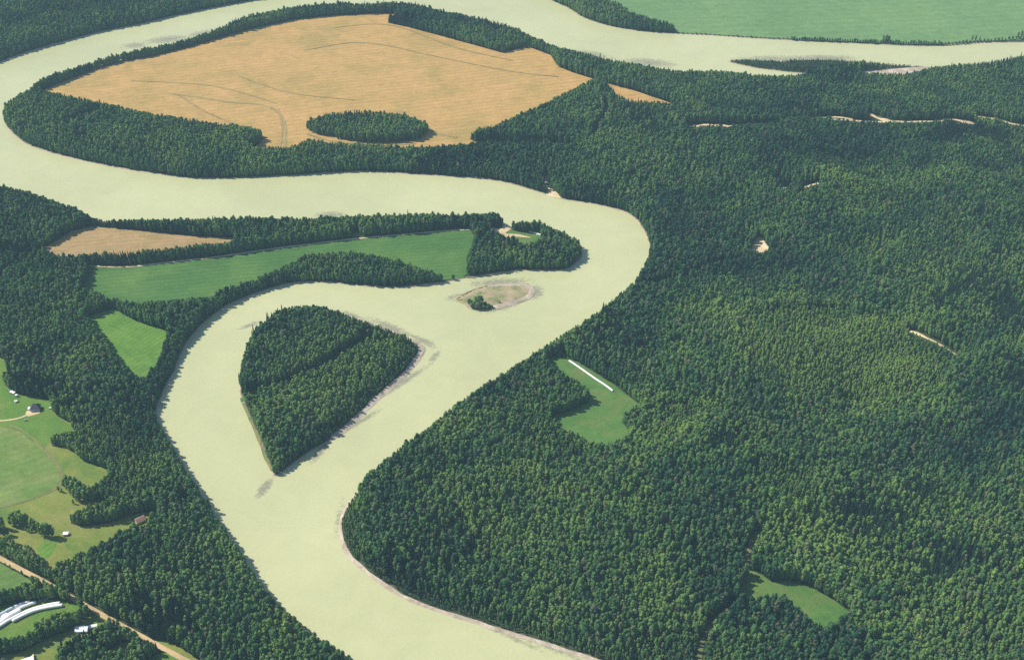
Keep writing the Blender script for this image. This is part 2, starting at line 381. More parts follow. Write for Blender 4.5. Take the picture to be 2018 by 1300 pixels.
def ribbon(name, pts, width, mat, lift, clear=1.5, world=False, wvar=0.0, sm=6, forest=False):
    P = np.array(pts if world else onland(pts)); LAST[0] = None if world else LAST[0]
    if mat is M['sand'] and width != 3.6: OPENLINES.append((catmull(px(pts), 8, closed=False), max(2.4, width*0.45)))
    P = catmull(P, sm, closed=False)
    # resample
    seg = np.hypot(*np.diff(P, axis=0).T); s = np.concatenate([[0], np.cumsum(seg)]); n = max(2, int(s[-1]/4))
    u = np.linspace(0, s[-1], n); P = np.stack([np.interp(u, s, P[:, 0]), np.interp(u, s, P[:, 1])], -1)
    T = np.gradient(P, axis=0); T /= np.linalg.norm(T, axis=1)[:, None]+1e-9; Nn = np.stack([-T[:, 1], T[:, 0]], -1)
    wv = width*(1+wvar*waves(u, u*0, 25, len(pts)+int(abs(P[0, 0])) % 97, 5))
    rows = [P+Nn*(wv*k)[:, None] for k in (-0.5, -0.17, 0.17, 0.5)]
    V = np.concatenate(rows); Z = H(V[:, 0], V[:, 1])+lift
    F = []
    for r in range(3):
        for i in range(n-1): F.append((r*n+i, r*n+i+1, (r+1)*n+i+1, (r+1)*n+i)[::-1])
    F = [f[::-1] for f in F]
    o = mesh_obj(name, np.column_stack([V, Z]), F, mat, smooth=True); tag(o, kind='structure')
    if not forest: RIBBONS.append((P, width/2+clear))
    return o

TAN = [(78,181),(130,159),(200,133),(240,122),(300,111),(370,94),(430,76),(500,56),(580,39),(660,31),(740,27),(790,27),(765,36),(765,46),(800,53),(860,69),(930,88),(990,105),
 (1012,99),(1035,93),(1050,96),(1085,109),(1095,125),(1102,133),(1130,144),(1160,153),(1200,166),(1250,179),(1300,196),(1338,209),(1290,205,3),(1240,201,K),(1215,190,K),
 (1200,172,K),(1187,158,K),(1165,161,K),(1100,196,K),(1040,223,K),(980,250,K),(935,262,K),(925,272,3),(940,282),(1000,282),(1132,285),(1130,288,4),(1000,285,K),(935,285,K),
 (870,291,K),(800,294,K),(720,289,K),(660,285,K),(640,283,K),(610,277,K),(590,288,K),(565,295,K),(520,297,K),(488,295,2),(508,286),(520,272),(515,262,K),(480,253,K),(420,246,K),(350,233,K),
 (300,229,K),(220,211,K),(150,196,10),(95,184,5)]
GROVE = [(603,256),(605,241,K),(640,229,K),(700,223,K),(760,224,K),(810,234,K),(845,249,8),(842,263),(825,276),(780,282),(720,282),(660,274),(620,264)]
drape('tan_field', onland(TAN), M['tan'], 0.35, 16)
grove_w = np.array(onland(GROVE))
drape('far_green_field', onland([(1120,-70),(1165,-12,K),(1185,-2,K),(1218,10,K),(1240,28,K),(1290,42,K),(1325,52,K),(1336,65),(1400,68),(1500,74),(1600,79),(1700,83),(1790,87),(1850,87),(1930,81),(2018,79),(2200,74),(2400,60),(2400,-70),(1700,-120)]), M['farcrop'], 0.35, 30)
drape('brown_field', onland([(83,493),(110,475),(139,456),(180,446),(230,450),(295,456),(375,465),(460,469),(462,476),(451,482,10),(400,487,K),(340,493,K),(243,503,K),(173,506,K),(140,508,K),(114,507,8)]), M['tan2'], 0.35, 14)
drape('crop_field', onland([(174,524),(250,524),(330,516),(420,506),(520,491),(600,481),(700,469),(800,461),(880,453),(925,451),(936,468),(930,490),(920,512),(922,533),(918,542,8),(875,543,K),(847,539,K),(820,530,K),
 (764,514,K),(712,501,K),(660,500,K),(597,508,K),(569,526,K),(541,538,K),(503,556,K),(434,574,K),(420,588,K),(347,595,K),(295,602,K),(255,598,K),(218,593,6),(190,580),(161,571),(170,552),(176,530)]), M['crop'], 0.35, 14)
drape('hay_field', onland([(168,626),(222,608),(270,634),(333,654),(325,680,3),(312,715,5),(302,728,8),(284,747,K),(262,742,K),(245,722,4),(225,702),(208,672),(190,648)]), M['bright'], 0.35, 12)
drape('meadow', onland([(-260,680),(-60,690),(0,703),(12,712),(16,730),(6,745),(10,760),(26,773),(52,781),(100,788),(104,811),(121,825),(142,835),(148,851,8),(111,857,10),(99,868),(104,880),(128,882),
 (149,894),(166,910),(198,920),(218,930),(205,943,10),(187,958,10),(172,966,8),(168,980,4),(172,987),(199,988),(235,984,8),(200,992,K),(175,1001,K),(152,1011,K),(138,1020,8),(140,1032),(161,1037),(199,1033),(225,1027),(260,1014),(295,1009),(312,1006),
 (312,1014,6),(288,1025,K),(260,1039,K),(231,1056,K),(215,1070,K),(191,1081,K),(156,1098,K),(121,1115,K),(102,1128,K),(90,1125,K),(57,1107,K),(40,1094,K),(15,1077,K),(0,1066,K),(-120,1000,K),(-260,930,K)]), M['meadow'], 0.35, 12)
drape('house_yard', onland([(-200,690),(0,706),(11,714),(15,730),(5,745),(9,761),(26,775),(52,783),(99,790),(103,812),(120,827),(141,838),(143,848,6),(110,855,8),(96,866),(90,880),(60,862),(40,846),(0,838),(-200,830)]), M['yard'], 0.50, 12)
drape('paddock', onland([(-200,838),(0,842),(38,850),(60,868),(90,894),(112,922),(120,945),(108,962),(60,984),(0,998),(-200,1040)]), M['paddock'], 0.50, 12)
drape('lawn_patch', onland([(72,1082),(90,1066),(113,1062),(108,1080),(98,1098),(84,1104)]), M['bright'], 0.50, 8)
drape('roadside_field', onland([(-200,1000),(-100,1053),(0,1109),(40,1131),(66,1147),(62,1152,6),(40,1158,K),(0,1166,K),(-200,1200,K)]), M['paddock'], 0.35, 10)
drape('bale_field', onland([(-200,1230),(0,1195),(37,1187),(74,1183),(105,1181),(130,1185),(156,1192),(160,1198),(148,1210,6),(117,1209,K),(98,1217,K),(80,1227,K),(62,1247,K),(49,1255,K),(31,1262,10),(0,1262,10),(-200,1290,10)]), M['yard'], 0.35, 10)
drape('farmyard_grass', onland([(162,1222),(185,1212),(209,1214),(216,1226),(200,1234,6),(186,1246,10),(155,1254,10),(132,1264,10),(112,1278,10),(108,1300,10),(104,1345),(40,1345),(15,1308),(-60,1320),(-60,1296),(30,1288),(62,1276),(88,1260),(118,1249),(148,1242),(158,1232)]), M['meadow'], 0.35, 8)
drape('farmyard_grass', onland([(128,1250),(136,1240),(150,1232),(152,1240),(150,1252),(134,1262,6)]), M['meadow'], 0.45, 5)
drape('house_yard', onland([(262,1018),(276,1011),(296,1010),(297,1022),(290,1033),(276,1040),(264,1034)]), M['meadow'], 0.5, 5)
drape('verge', onland([(205,1280,8),(225,1270,4),(246,1264),(264,1268),(240,1284,8),(212,1292,8)]), M['meadow'], 0.35, 8)
drape('corner_field', onland([(290,1298,8),(306,1286,6),(330,1283),(350,1298),(366,1315),(366,1350),(270,1350),(280,1312,8)]), M['yard'], 0.35, 8)
drape('verge', onland([(300,1259),(325,1262),(356,1276),(385,1295),(405,1312),(420,1345),(395,1330),(345,1286)]), M['meadow'], 0.35, 8)
drape('clearing', onland([(1074,709),(1086,703),(1111,695),(1121,707),(1140,714),(1165,730),(1188,745),(1210,758),(1230,774),(1264,800),(1246,808,6),(1235,818,4),(1225,830,3),(1234,841),(1240,850),(1238,864,10),(1221,873,K),(1198,879,K),(1168,878,K),
 (1137,859,K),(1111,850,K),(1097,844,10),(1094,832,3),(1086,824),(1110,814),(1135,804),(1156,795),(1166,780),(1160,776,K),(1137,755,K),(1106,742,K),(1083,719,10)]), M['clear'], 0.4, 6)
drape('clearing', onland([(1474,1124),(1491,1127),(1523,1148),(1545,1145),(1595,1155),(1641,1180),(1679,1209),(1650,1226,10),(1630,1239,K),(1613,1236,K),(1589,1222,K),(1568,1198,K),(1547,1184,K),(1526,1174,K),(1502,1181,10),(1472,1180,8),(1452,1172),(1458,1156),(1468,1140)]), M['clear'], 0.4, 6)
drape('yard_clearing', onland([(967,449),(985,446),(1006,443),(1010,455),(1042,459),(1066,463),(1068,473),(1060,480,8),(1040,485,K),(1026,484,K),(1012,474,8),(990,468,4),(975,458)]), M['clear'], 0.4, 6)
drape('yard_clearing', onland([(688,463),(694,456),(708,456),(712,464),(700,468)]), M['yard'], 0.4, 6)
drape('gravel_yard', onland([(964,446),(980,452),(989,450),(997,443),(1008,443),(1006,453),(996,459),(999,461),(1022,462),(1048,469),(1016,467),(998,470),(988,466),(974,459)]), M['sand'], 0.6, 5)
drape('gravel_pad', onland([(52,811),(60,808),(79,809),(79,814),(68,818),(56,821),(50,818)]), M['sand'], 0.7, 4)
ribbon('driveway', [(-120,838),(-40,833),(0,829.5),(24,827),(41,823),(56,817)], 2.6, M['sand'], 0.65)
ribbon('dirt_road', [(-200,985),(-100,1042),(0,1100),(85,1145),(165,1191),(270,1249),(370,1303),(500,1372)], 5.6, M['dirt'], 0.55, clear=0.8)
for q in ([(-50,1070),(0,1100),(84,1145)], [(166,1192),(212,1217)], [(250,1237),(370,1303)]): OPENLINES.append((px(q), 4.0))
ribbon('field_road', [(172,524),(250,526),(330,517.5),(420,507.5),(520,493),(600,483),(700,471),(800,462),(880,455),(925,452.5)], 3.6, M['sand'], 0.6)
ribbon('paddock_track', [(20,838),(45,849),(75,872),(100,898),(120,928),(124,945),(110,963),(60,985),(0,1000),(-80,1015)], 2.4, M['dull'], 0.62, wvar=0.5)
for pts in ([(1132,287),(1060,283),(1000,283),(940,284)],):
    ribbon('forest_track', pts, 3.0, M['track'], 0.6)
for pts, wd, mt in (([(330,185),(390,192),(450,202),(520,208),(553,228),(563,260),(560,290)], 5, 'track'),
        ([(355,190),(400,218),(440,236),(478,250)], 4, 'tan2'), ([(260,160),(330,163),(420,170),(500,190),(545,205)], 3, 'track'),
        ([(470,150),(510,165),(580,185),(700,198)], 3, 'track'), ([(840,250),(860,262),(900,272)], 6, 'track'), ([(660,55),(740,48),(800,58),(900,95),(1010,120)], 3, 'track'),
        ([(548,215),(556,250),(552,292)], 3, 'tan2'), ([(600,100),(690,85),(760,90),(850,110),(1000,140),(1100,152)], 3, 'track'), ([(606,265),(660,280),(740,286),(820,284)], 5, 'track')):
    ribbon('field_track', pts, wd, M[mt], 0.55+0.03*len(RIBBONS) % 0.5, wvar=0.35)
for pts, wd in (([(215,640),(260,660),(300,690)], 2.0), ([(205,660),(245,690),(285,720)], 2.0)):
    ribbon('field_track', pts, wd, M['yard'], 0.6, wvar=0.4)
# bare sandy strips in the forest
for pts, wd in (([(1358,250),(1385,248),(1415,248),(1440,250)], 10), ([(1440,248),(1480,247),(1535,245)], 4), ([(1597,235),(1640,231),(1680,236)], 5), ([(1640,237),(1700,240),(1760,241),(1840,240),(1870,236),(1900,240),(1920,243)], 6),
        ([(1712,226),(1735,235),(1762,241)], 8), ([(1890,239),(1918,243)], 12), ([(1925,230),(1965,236),(2000,246),(2060,250)], 6), ([(1585,368),(1600,366),(1612,361)], 7), ([(1540,372),(1555,369)], 4),
        ([(1793,653),(1825,666),(1850,678),(1883,699)], 4.6), ([(1080,352),(1074,362),(1082,373),(1094,386)], 4)):
    ribbon('sandy_track', pts, wd, M['sand'], 0.6, clear=2.5, wvar=0.4)
drape('sand_pit', onland([(1476,496),(1485,480),(1494,466),(1501,468),(1510,482),(1519,493),(1500,499)]), M['sand'], 0.5, 5)
drape('sand_landing', onland([(1072,346),(1080,344),(1083,352),(1078,360),(1071,354)]), M['sand'], 0.5, 5)
drape('sand_landing', onland([(1078,378),(1086,372),(1098,380),(1106,392),(1092,390),(1075,385)]), M['sand'], 0.5, 5)
for pts in ([(1474,1126),(1471,1108),(1476,1085),(1484,1062),(1496,1050)], [(1445,1192),(1425,1215),(1408,1222),(1395,1245),(1384,1265),(1378,1300),(1376,1340)], [(1190,205),(1196,225),(1180,250),(1166,280)],
        [(1225,575),(1290,567),(1360,548),(1420,528)], [(0,560),(20,540),(60,512),(95,490)], [(100,1222),(60,1180),(150,1160)]):
    if pts[0][0] != 100: ribbon('cutline', pts, 5.0, M['dull'], 0.5, clear=2.6)
ribbon('cutline', [(474,789),(500,781),(551,764),(598,745),(645,722),(690,694),(720,676)], 8.0, M['clear'], 0.5, clear=5)

# gravel and sand along the water
def shore_ribbon(name, px, width, off, mat=M['gravel'], clear=0.5):
    P = catmull(np.array(flat(px)), 6, closed=False)
    sd = river_sd(P[:, 0], P[:, 1])
    T = np.gradient(P, axis=0); T /= np.linalg.norm(T, axis=1)[:, None]+1e-9; Nn = np.stack([-T[:, 1], T[:, 0]], -1)
    s = np.sign(river_sd((P+Nn*3)[:, 0], (P+Nn*3)[:, 1])); s = 1 if s.sum() > 0 else -1
    if mat is M['gravel']: SHRUBBY.append(P+Nn*(s*off))
    return ribbon(name, P+Nn*(s*off), width, mat, 0.22, clear, world=True, wvar=0.25, sm=1)
shore_ribbon('river_beach', [(690,983),(676,1003),(667,1030),(669,1060),(681,1090),(706,1116),(751,1151),(801,1181),(860,1204),(930,1226),(1000,1249),(1060,1266),(1130,1289),(1170,1302),(1260,1335)], 4.2, 2.0)
shore_ribbon('gravel_bar', [(670,612,6),(725,632,4),(780,653),(815,669),(838,684)], 7.0, 2.6)
shore_ribbon('gravel_bar', [(838,686),(824,713),(800,742),(760,777),(720,814),(690,843),(660,866)], 9.0, 3.6)
shore_ribbon('river_bank', [(533,928),(520,901),(505,861),(490,826),(476,794)], 4.0, 2.0, M['dull'])
drape('islet_ground', islet_w[::2], M['islet'], 0.15, 5)
shore_ribbon('gravel_bar', [(960,560),(1010,557),(1045,561),(1056,571),(1046,588),(1012,601),(975,610)], 9, 5)
drape('gravel_bar', onland([(1690,140),(1740,137),(1800,133),(1845,132),(1815,141),(1790,148),(1740,149),(1700,148)]), M['gravel'], 0.3, 8)
shore_ribbon('gravel_bar', [(1090,96),(1115,101),(1150,108),(1190,117),(1240,127),(1300,134)], 12, 4)
shore_ribbon('gravel_bar', [(1535,120),(1570,116),(1640,116),(1700,121),(1800,129)], 10, 4)

# shallows under the silty surface
def shoal(cx_, cy_, a, b2, rot, amp=1.0):
    X, Y = at_z(cx_, cy_); k = 40; rings = 6; V = [(0, 0, 0)]; E = [1.0*amp]
    for r in range(1, rings+1):
        for i in range(k):
            th = 2*math.pi*i/k; V.append((a*r/rings*math.cos(th), b2*r/rings*math.sin(th), 0)); E.append((1-(r/rings)**1.5)*amp if r < rings else -1.0)
    F = [(0, 1+i, 1+(i+1) % k) for i in range(k)]
    for r in range(rings-1):
        for i in range(k): F.append((1+r*k+i, 1+(r+1)*k+i, 1+(r+1)*k+(i+1) % k, 1+r*k+(i+1) % k))
    o = mesh_obj('shoal', V, F, M['shoal']); at = o.data.attributes.new('edge', 'FLOAT', 'POINT'); at.data.foreach_set('value', E)
    o.location = (X, Y, 0.03+0.004*len([q for q in bpy.data.objects if q.name.startswith('shoal')])); o.rotation_euler = (0, 0, R(rot)); tag(o, kind='structure')
for s in ((650,424,32,16,0,1.0),(265,90,34,22,10,0.9),(330,78,60,26,15,1.0),(400,66,45,20,22,0.9),(492,641,26,7,35,0.9),(521,962,9,24,-20,1.1),(632,888,8,34,-22,1.0),(318,798,7,14,10,0.8),
          (857,702,7,22,-25,0.9),(835,672,32,9,-38,1.0),(770,645,50,11,-35,1.0),(700,624,36,9,-30,0.9),(790,755,70,8,48,1.0),(700,835,55,7,44,1.0),(985,557,60,16,6,1.0),(1050,575,20,26,0,1.0),(905,585,28,12,15,0.9),
          (985,608,40,9,20,0.8),(1160,108,60,26,-20,0.9),(1280,124,70,26,-12,1.0),(1520,117,90,24,0,0.9),(1620,115,90,22,0,1.0),(1000,1250,60,6,-30,0.8),(1080,1273,60,6,-28,0.8),(669,1020,8,40,0,0.6)):
    shoal(*s)

# ------------------------------------------------------------------ trees
def ico(sub, seed):
    bm = bmesh.new(); bmesh.ops.create_icosphere(bm, subdivisions=sub, radius=1.0)
    v = np.array([p.co[:] for p in bm.verts]); f = [[q.index for q in a.verts] for a in bm.faces]; bm.free(); return v, f
ICO1 = ico(1, 0); ICO2 = ico(2, 0)
def broadleaf(seed, h=17.0, r=2.6, lumps=9):
    q = np.random.default_rng(seed); mb = MB()
    cz = h*0.575; hz = h*0.42
    for i in range(lumps):
        t_ = (i+0.5)/lumps; z = cz+hz*(2*t_-1)*0.82; prof = math.sqrt(max(0.05, 1-((2*t_-1)*0.86)**2))*(0.88+0.16*t_)
        a = q.uniform(0, 6.28); rr = r*0.52*prof*q.uniform(0.5, 1.0) if i < lumps-1 else 0.2
        s = r*(0.50+0.22*prof)*q.uniform(0.75, 1.1)
        v, f = ICO1; vv = v*(1+q.uniform(-0.28, 0.28, (len(v), 1)))*np.array([s, s, s*q.uniform(1.0, 1.35)])
        mb.add(vv+np.array([math.cos(a)*rr, math.sin(a)*rr, z]), f)
    for i in range(90):      # leaf clumps standing off the lumps
        n = q.normal(size=3); n /= np.linalg.norm(n)+1e-9
        p = np.array([n[0]*r*1.02, n[1]*r*1.02, cz+n[2]*hz*1.03])*np.array([q.uniform(.8, 1.08)]*2+[1])
        s = q.uniform(0.35, 0.75); u = q.normal(size=3); u /= np.linalg.norm(u); w_ = np.cross(u, n+q.normal(size=3)*0.5); w_ /= np.linalg.norm(w_)+1e-9
        mb.add([p-u*s, p+w_*s*.8, p+u*s, p-w_*s*.8], [(0, 1, 2, 3)])
    return mb
def spruce(seed, h=19.0, r=1.9):
    q = np.random.default_rng(seed); mb = MB(); tiers = 9; n = 9
    for i in range(tiers):
        t_ = i/tiers; z0 = h*(0.10+0.86*t_); rad = r*(1-t_)**0.8*q.uniform(0.85, 1.1)+0.15; ht = h*0.19*(1-0.4*t_)
        v = [(0, 0, min(h, z0+ht))]; a0 = q.uniform(0, 6.28)
        for k in range(2*n):
            rr = rad*(1.0 if k % 2 == 0 else 0.55)*q.uniform(0.8, 1.2); a = a0+k*math.pi/n
            v.append((math.cos(a)*rr, math.sin(a)*rr, z0-(0.5 if k % 2 == 0 else 0)*q.uniform(.5, 1.4)))
        mb.add(v, [(0, 1+k, 1+(k+1) % (2*n)) for k in range(2*n)])
    return mb
def trunk(h, r=0.22):
    mb = MB(); n = 6
    v = []
    for z, rr in ((-0.3, r*1.3), (h*0.3, r), (h*0.62, r*0.55), (h*0.9, r*0.15)):
        for k in range(n): v.append((math.cos(k*2*math.pi/n)*rr, math.sin(k*2*math.pi/n)*rr, z))
    mb.add(v, [(j*n+k, j*n+(k+1) % n, (j+1)*n+(k+1) % n, (j+1)*n+k) for j in range(3) for k in range(n)])
    for k in range(4):
        a = k*1.9+0.4; z = h*(0.34+0.09*k); L = 1.7
        p = Vector((0, 0, z)); e = Vector((math.cos(a)*L, math.sin(a)*L, z+1.5)); s = r*0.35
        mb.add([p+Vector((s, 0, 0)), p+Vector((-s*.5, s, 0)), p+Vector((-s*.5, -s, 0)), e], [(0, 1, 3), (1, 2, 3), (2, 0, 3)])
    return mb
def to_mesh(mb, name, mat):
    me = bpy.data.meshes.new(name); me.from_pydata(mb.v, [], mb.f); me.materials.append(mat); me.update(); return me
NB, NS = 9, 5
specs = [(16.5, 2.35, 11), (17.5, 1.9, 12), (16, 2.8, 10), (17, 2.3, 11), (15.5, 2.1, 10), (17.5, 2.7, 12), (16.5, 1.9, 11), (15, 2.5, 9), (17, 2.15, 11)]
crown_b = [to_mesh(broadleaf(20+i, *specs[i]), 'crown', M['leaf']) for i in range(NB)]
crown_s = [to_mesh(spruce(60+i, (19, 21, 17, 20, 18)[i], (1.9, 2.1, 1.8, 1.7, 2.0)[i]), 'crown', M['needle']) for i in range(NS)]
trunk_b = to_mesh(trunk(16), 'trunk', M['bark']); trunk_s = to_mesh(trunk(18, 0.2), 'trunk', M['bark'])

# every tree of the woods: a jittered lattice on land outside the open ground
def lattice(spc):
    ax = np.arange(-1500, 1500, spc); ay = np.arange(690, 2820, spc*0.92)
    X, Y = np.meshgrid(ax, ay); X = X+(np.arange(len(ay)) % 2)[:, None]*spc/2
    X = (X+rng.uniform(-0.42, 0.42, X.shape)*spc).ravel(); Y = (Y+rng.uniform(-0.42, 0.42, Y.shape)*spc).ravel()
    k = np.abs(X) < 150+Y*0.50; return X[k], Y[k]
TX, TY = lattice(3.5)
thin = rng.random(TX.shape) > 0.04+0.16*(1-sstep(100, 600, TX))+0.25*(waves(TX, TY, 60, 77) > 1.0); TX, TY = TX[thin], TY[thin]
ex, ey = lattice(4.0)                       # denser walls of trees along the water and the fields
near = (samp(SD, ex, ey) > 1.5) & (samp(SD, ex, ey) < 13)
for p in NOFOREST:
    p = np.asarray(p); m_ = ~near & (ex > p[:, 0].min()-9) & (ex < p[:, 0].max()+9) & (ey > p[:, 1].min()-9) & (ey < p[:, 1].max()+9)
    ii = np.where(m_)[0]
    if len(ii): near[ii] |= seg_dist(ex[ii], ey[ii], p) < 7
TX = np.concatenate([TX, ex[near]]); TY = np.concatenate([TY, ey[near]])
sd = samp(SD, TX, TY)
k = sd > 2.0+rng.uniform(0, 2.0, TX.shape); TX, TY, sd = TX[k], TY[k], sd[k]
bad = np.zeros(TX.shape, bool)
for p in NOFOREST: bad |= inside(TX, TY, p)
bad &= ~inside(TX, TY, grove_w)
for P, wd in RIBBONS:
    m_ = (TX > P[:, 0].min()-15) & (TX < P[:, 0].max()+15) & (TY > P[:, 1].min()-15) & (TY < P[:, 1].max()+15) & ~bad
    if m_.any():
        dd = seg_dist(TX[m_], TY[m_], P, closed=False); ii = np.where(m_)[0]; bad[ii[dd < wd]] = True
# the far strip of bank under the green field and the bar carry only scattered low growth
gapn = waves(TX, TY, 45, 11)
bar = inside(TX, TY, np.array(onland([(1425,112),(1900,112),(1900,140),(1700,136),(1590,150),(1425,130)])))
bad |= bar & (rng.random(TX.shape) < 0.1)
bad |= inside(TX, TY, islet_w)
bad |= (rng.random(TX.shape) < 0.05)
TX, TY, sd, bar = TX[~bad], TY[~bad], sd[~bad], bar[~bad]
TZ = H(TX, TY)
kindn = 0.70*waves(TX, TY, 300, 21)+0.50*waves(TX, TY, 80, 22)+rng.normal(0, 0.38, TX.shape)
eastness = sstep(250, 900, TX)
is_s = kindn > (0.95-0.55*eastness-0.45*sstep(22, 6, sd)*sstep(-50, 50, TX-0.15*(TY-900)))
size = 0.98+0.13*waves(TX, TY, 180, 31)+rng.normal(0, 0.14, TX.shape)+0.35*(rng.random(TX.shape) < 0.04)
low = waves(TX, TY, 300, 33) > 1.05          # younger stands
size = np.where(low, size*0.72, size)
size *= 0.72+0.28*sstep(2, 11, sd-rng.uniform(0, 3, sd.shape)); size *= 1-0.22*eastness
size = np.where(bar, size*0.42, size)
for P in SHRUBBY:
    m_ = (TX > P[:, 0].min()-30) & (TX < P[:, 0].max()+30) & (TY > P[:, 1].min()-30) & (TY < P[:, 1].max()+30); ii = np.where(m_)[0]
    size[ii] *= 0.42+0.58*sstep(4, 22, seg_dist(TX[ii], TY[ii], P, closed=False))
size = np.clip(size, 0.3, 1.5)
rot = rng.uniform(0, 6.28, TX.shape)
var = np.where(is_s, NB+rng.integers(0, NS, TX.shape), rng.integers(0, NB, TX.shape))
tint = 0.0*TX
tu, tv, _ = (lambda x, y, z: (x/(y*CP-(z-CAM_H)*SP)*FPX+1009, 650-(y*SP+(z-CAM_H)*CP)/(y*CP-(z-CAM_H)*SP)*FPX, 0))(TX, TY, TZ)
for a_, b_, ra, rb, k_ in ((1680,735,230,95,.50),(1560,640,200,60,.22),(1250,1000,230,150,.22),(1000,960,200,90,.12),(1700,1000,330,110,-.22),(1850,900,200,70,-.2),(1330,430,130,120,-.22),(1750,300,350,50,-.2),(1600,340,140,25,.2),
        (1480,540,120,25,-.35),(1880,470,160,50,-.15),(1950,560,90,60,.15),(1560,1085,120,30,.3),(1850,1240,200,60,.15),(1480,1230,90,60,-.25),(1330,820,120,60,.2),(1100,620,60,60,-.2),(250,1150,160,90,.15),(420,250,250,40,.1),(650,700,180,60,.1)):
    tint += k_*np.exp(-(((tu-a_)/ra)**2+((tv-b_)/rb)**2))
is_s = is_s & (tint+rng.normal(0, 0.1, TX.shape) < 0.22) | ((tint+rng.normal(0, 0.12, TX.shape) < -0.22) & (rng.random(TX.shape) < 0.5))
size = np.where(tint > 0.25, size*0.72, size)
var = np.where(is_s, NB+rng.integers(0, NS, TX.shape), rng.integers(0, NB, TX.shape))
HT = np.array([sp[0] for sp in specs]+[19, 21, 17, 20, 18.])[var]
def project(x, y, z):
    dx, dy, dz = x, y, z-CAM_H
    depth = dy*CP-dz*SP; u = dx/depth*FPX+1009; v = 650-(dy*SP+dz*CP)/depth*FPX
    return u, v, depth
riv_px = catmull(px(RIVER)); isl_px = catmull(px(ISLAND)); isle_px = catmull(px(ISLET)); grove_px = px(GROVE)
def shows_open(U, V_):          # where the photograph shows water or open ground
    r = inside(U, V_, riv_px) & ~inside(U, V_, isl_px) & ~inside(U, V_, isle_px)
    for q in OPEN: r |= inside(U, V_, q)
    r &= ~inside(U, V_, grove_px)
    for L_, wd_ in OPENLINES:
        m_ = (U > L_[:, 0].min()-5) & (U < L_[:, 0].max()+5) & (V_ > L_[:, 1].min()-12) & (V_ < L_[:, 1].max()+12)
        if m_.any(): r[np.where(m_)[0][seg_dist(U[m_], V_[m_], L_, closed=False) < wd_]] = True
    return r
poke = np.where(is_s, rng.uniform(0.40, 0.80, TX.shape), rng.uniform(0.50, 0.88, TX.shape))      # how far a crown may stand up over an edge
todo = np.ones(TX.shape, bool)
for f_ in (1.0, 0.85, 0.72, 0.6, 0.48, 0.36):
    hit = np.zeros(TX.shape, bool)
    for hz_ in (1.0, 0.72, 0.45, 0.22):
        U, V_, _ = project(TX, TY, TZ+HT*size*f_*hz_*poke); hit |= shows_open(U, V_)
    ok = todo & ~hit; size[ok] *= f_; todo &= hit
keep = ~todo
TX, TY, TZ, sd, size, rot, var, is_s, tint = [a[keep] for a in (TX, TY, TZ, sd, size, rot, var, is_s, tint)]
print('trees', len(TX), 'spruce', int(is_s.sum()))

u, v, dep = project(TX, TY, TZ+8)
vis = (u > 6) & (u < 2012) & (v < 1294)
score = np.where(vis, size/dep, 0)
pick = np.zeros(TX.shape, bool)
for kk in (is_s, ~is_s):
    sc_ = np.where(kk, score, 0); o_ = np.argsort(-sc_)[:(275 if kk is is_s else 85)]; pick[o_[sc_[o_] > 0]] = True

NSTAND = {True: 22, False: 190}
def place_tree(conifer, x, y, z, s, rz, vi, label, group, wide=1.0):
    e = empty('spruce_tree' if conifer else 'broadleaf_tree', (x, y, z), rz); e.scale = (s*wide, s*wide, s)
    tag(e, label, 'tree', group)
    a = bpy.data.objects.new('crown', (crown_s[vi % NS] if conifer else crown_b[vi % NB])); a.parent = e; C.objects.link(a)
    b_ = bpy.data.objects.new('trunk', trunk_s if conifer else trunk_b); b_.parent = e; C.objects.link(b_)
    return e
for i in np.where(pick)[0]:
    cn = bool(is_s[i]); west = u[i] < 760
    where = 'in the dense lower left woods between river and dirt road' if west else 'in the dense forest along the bottom edge'
    lab = ('dark pointed spruce ' if cn else 'green round-crowned broadleaf tree ')+where
    grp = ('spruces ' if cn else 'broadleaf trees ')+('of the lower left woods' if west else 'of the bottom right forest')
    place_tree(cn, TX[i], TY[i], TZ[i], float(size[i]), float(rot[i]), int(var[i]), lab, grp)

# the rest of the woods as one mass
rest = ~pick
me = bpy.data.meshes.new('forest'); n = int(rest.sum()); me.vertices.add(n)
me.vertices.foreach_set('co', np.stack([TX[rest], TY[rest], TZ[rest]], -1).astype(np.float32).ravel())
for nm, ty, val in (('variant', 'INT', var[rest].astype(np.int32)), ('size', 'FLOAT', size[rest].astype(np.float32)), ('turn', 'FLOAT', rot[rest].astype(np.float32)), ('tint', 'FLOAT', tint[rest].astype(np.float32))):
    at = me.attributes.new(nm, ty, 'POINT'); at.data.foreach_set('value', val)
forest = bpy.data.objects.new('forest', me); C.objects.link(forest)
tag(forest, 'continuous mixed forest of spruce and broadleaf trees on both sides of the river', 'forest', kind='stuff')
pc = bpy.data.collections.new('forest_kinds')
for i, mm in enumerate(crown_b+crown_s):
    o = bpy.data.objects.new('forest_kind_%02d' % i, mm); pc.objects.link(o)
ng = bpy.data.node_groups.new('forest', 'GeometryNodeTree')
ng.interface.new_socket('Geometry', in_out='INPUT', socket_type='NodeSocketGeometry'); ng.interface.new_socket('Geometry', in_out='OUTPUT', socket_type='NodeSocketGeometry')
gi = ng.nodes.new('NodeGroupInput'); go = ng.nodes.new('NodeGroupOutput')
ci = ng.nodes.new('GeometryNodeCollectionInfo'); ci.inputs['Collection'].default_value = pc; ci.inputs['Separate Children'].default_value = True; ci.inputs['Reset Children'].default_value = True
ip = ng.nodes.new('GeometryNodeInstanceOnPoints'); ip.inputs['Pick Instance'].default_value = True
def na(nm, ty):
    a = ng.nodes.new('GeometryNodeInputNamedAttribute'); a.data_type = ty; a.inputs['Name'].default_value = nm; return a.outputs['Attribute']
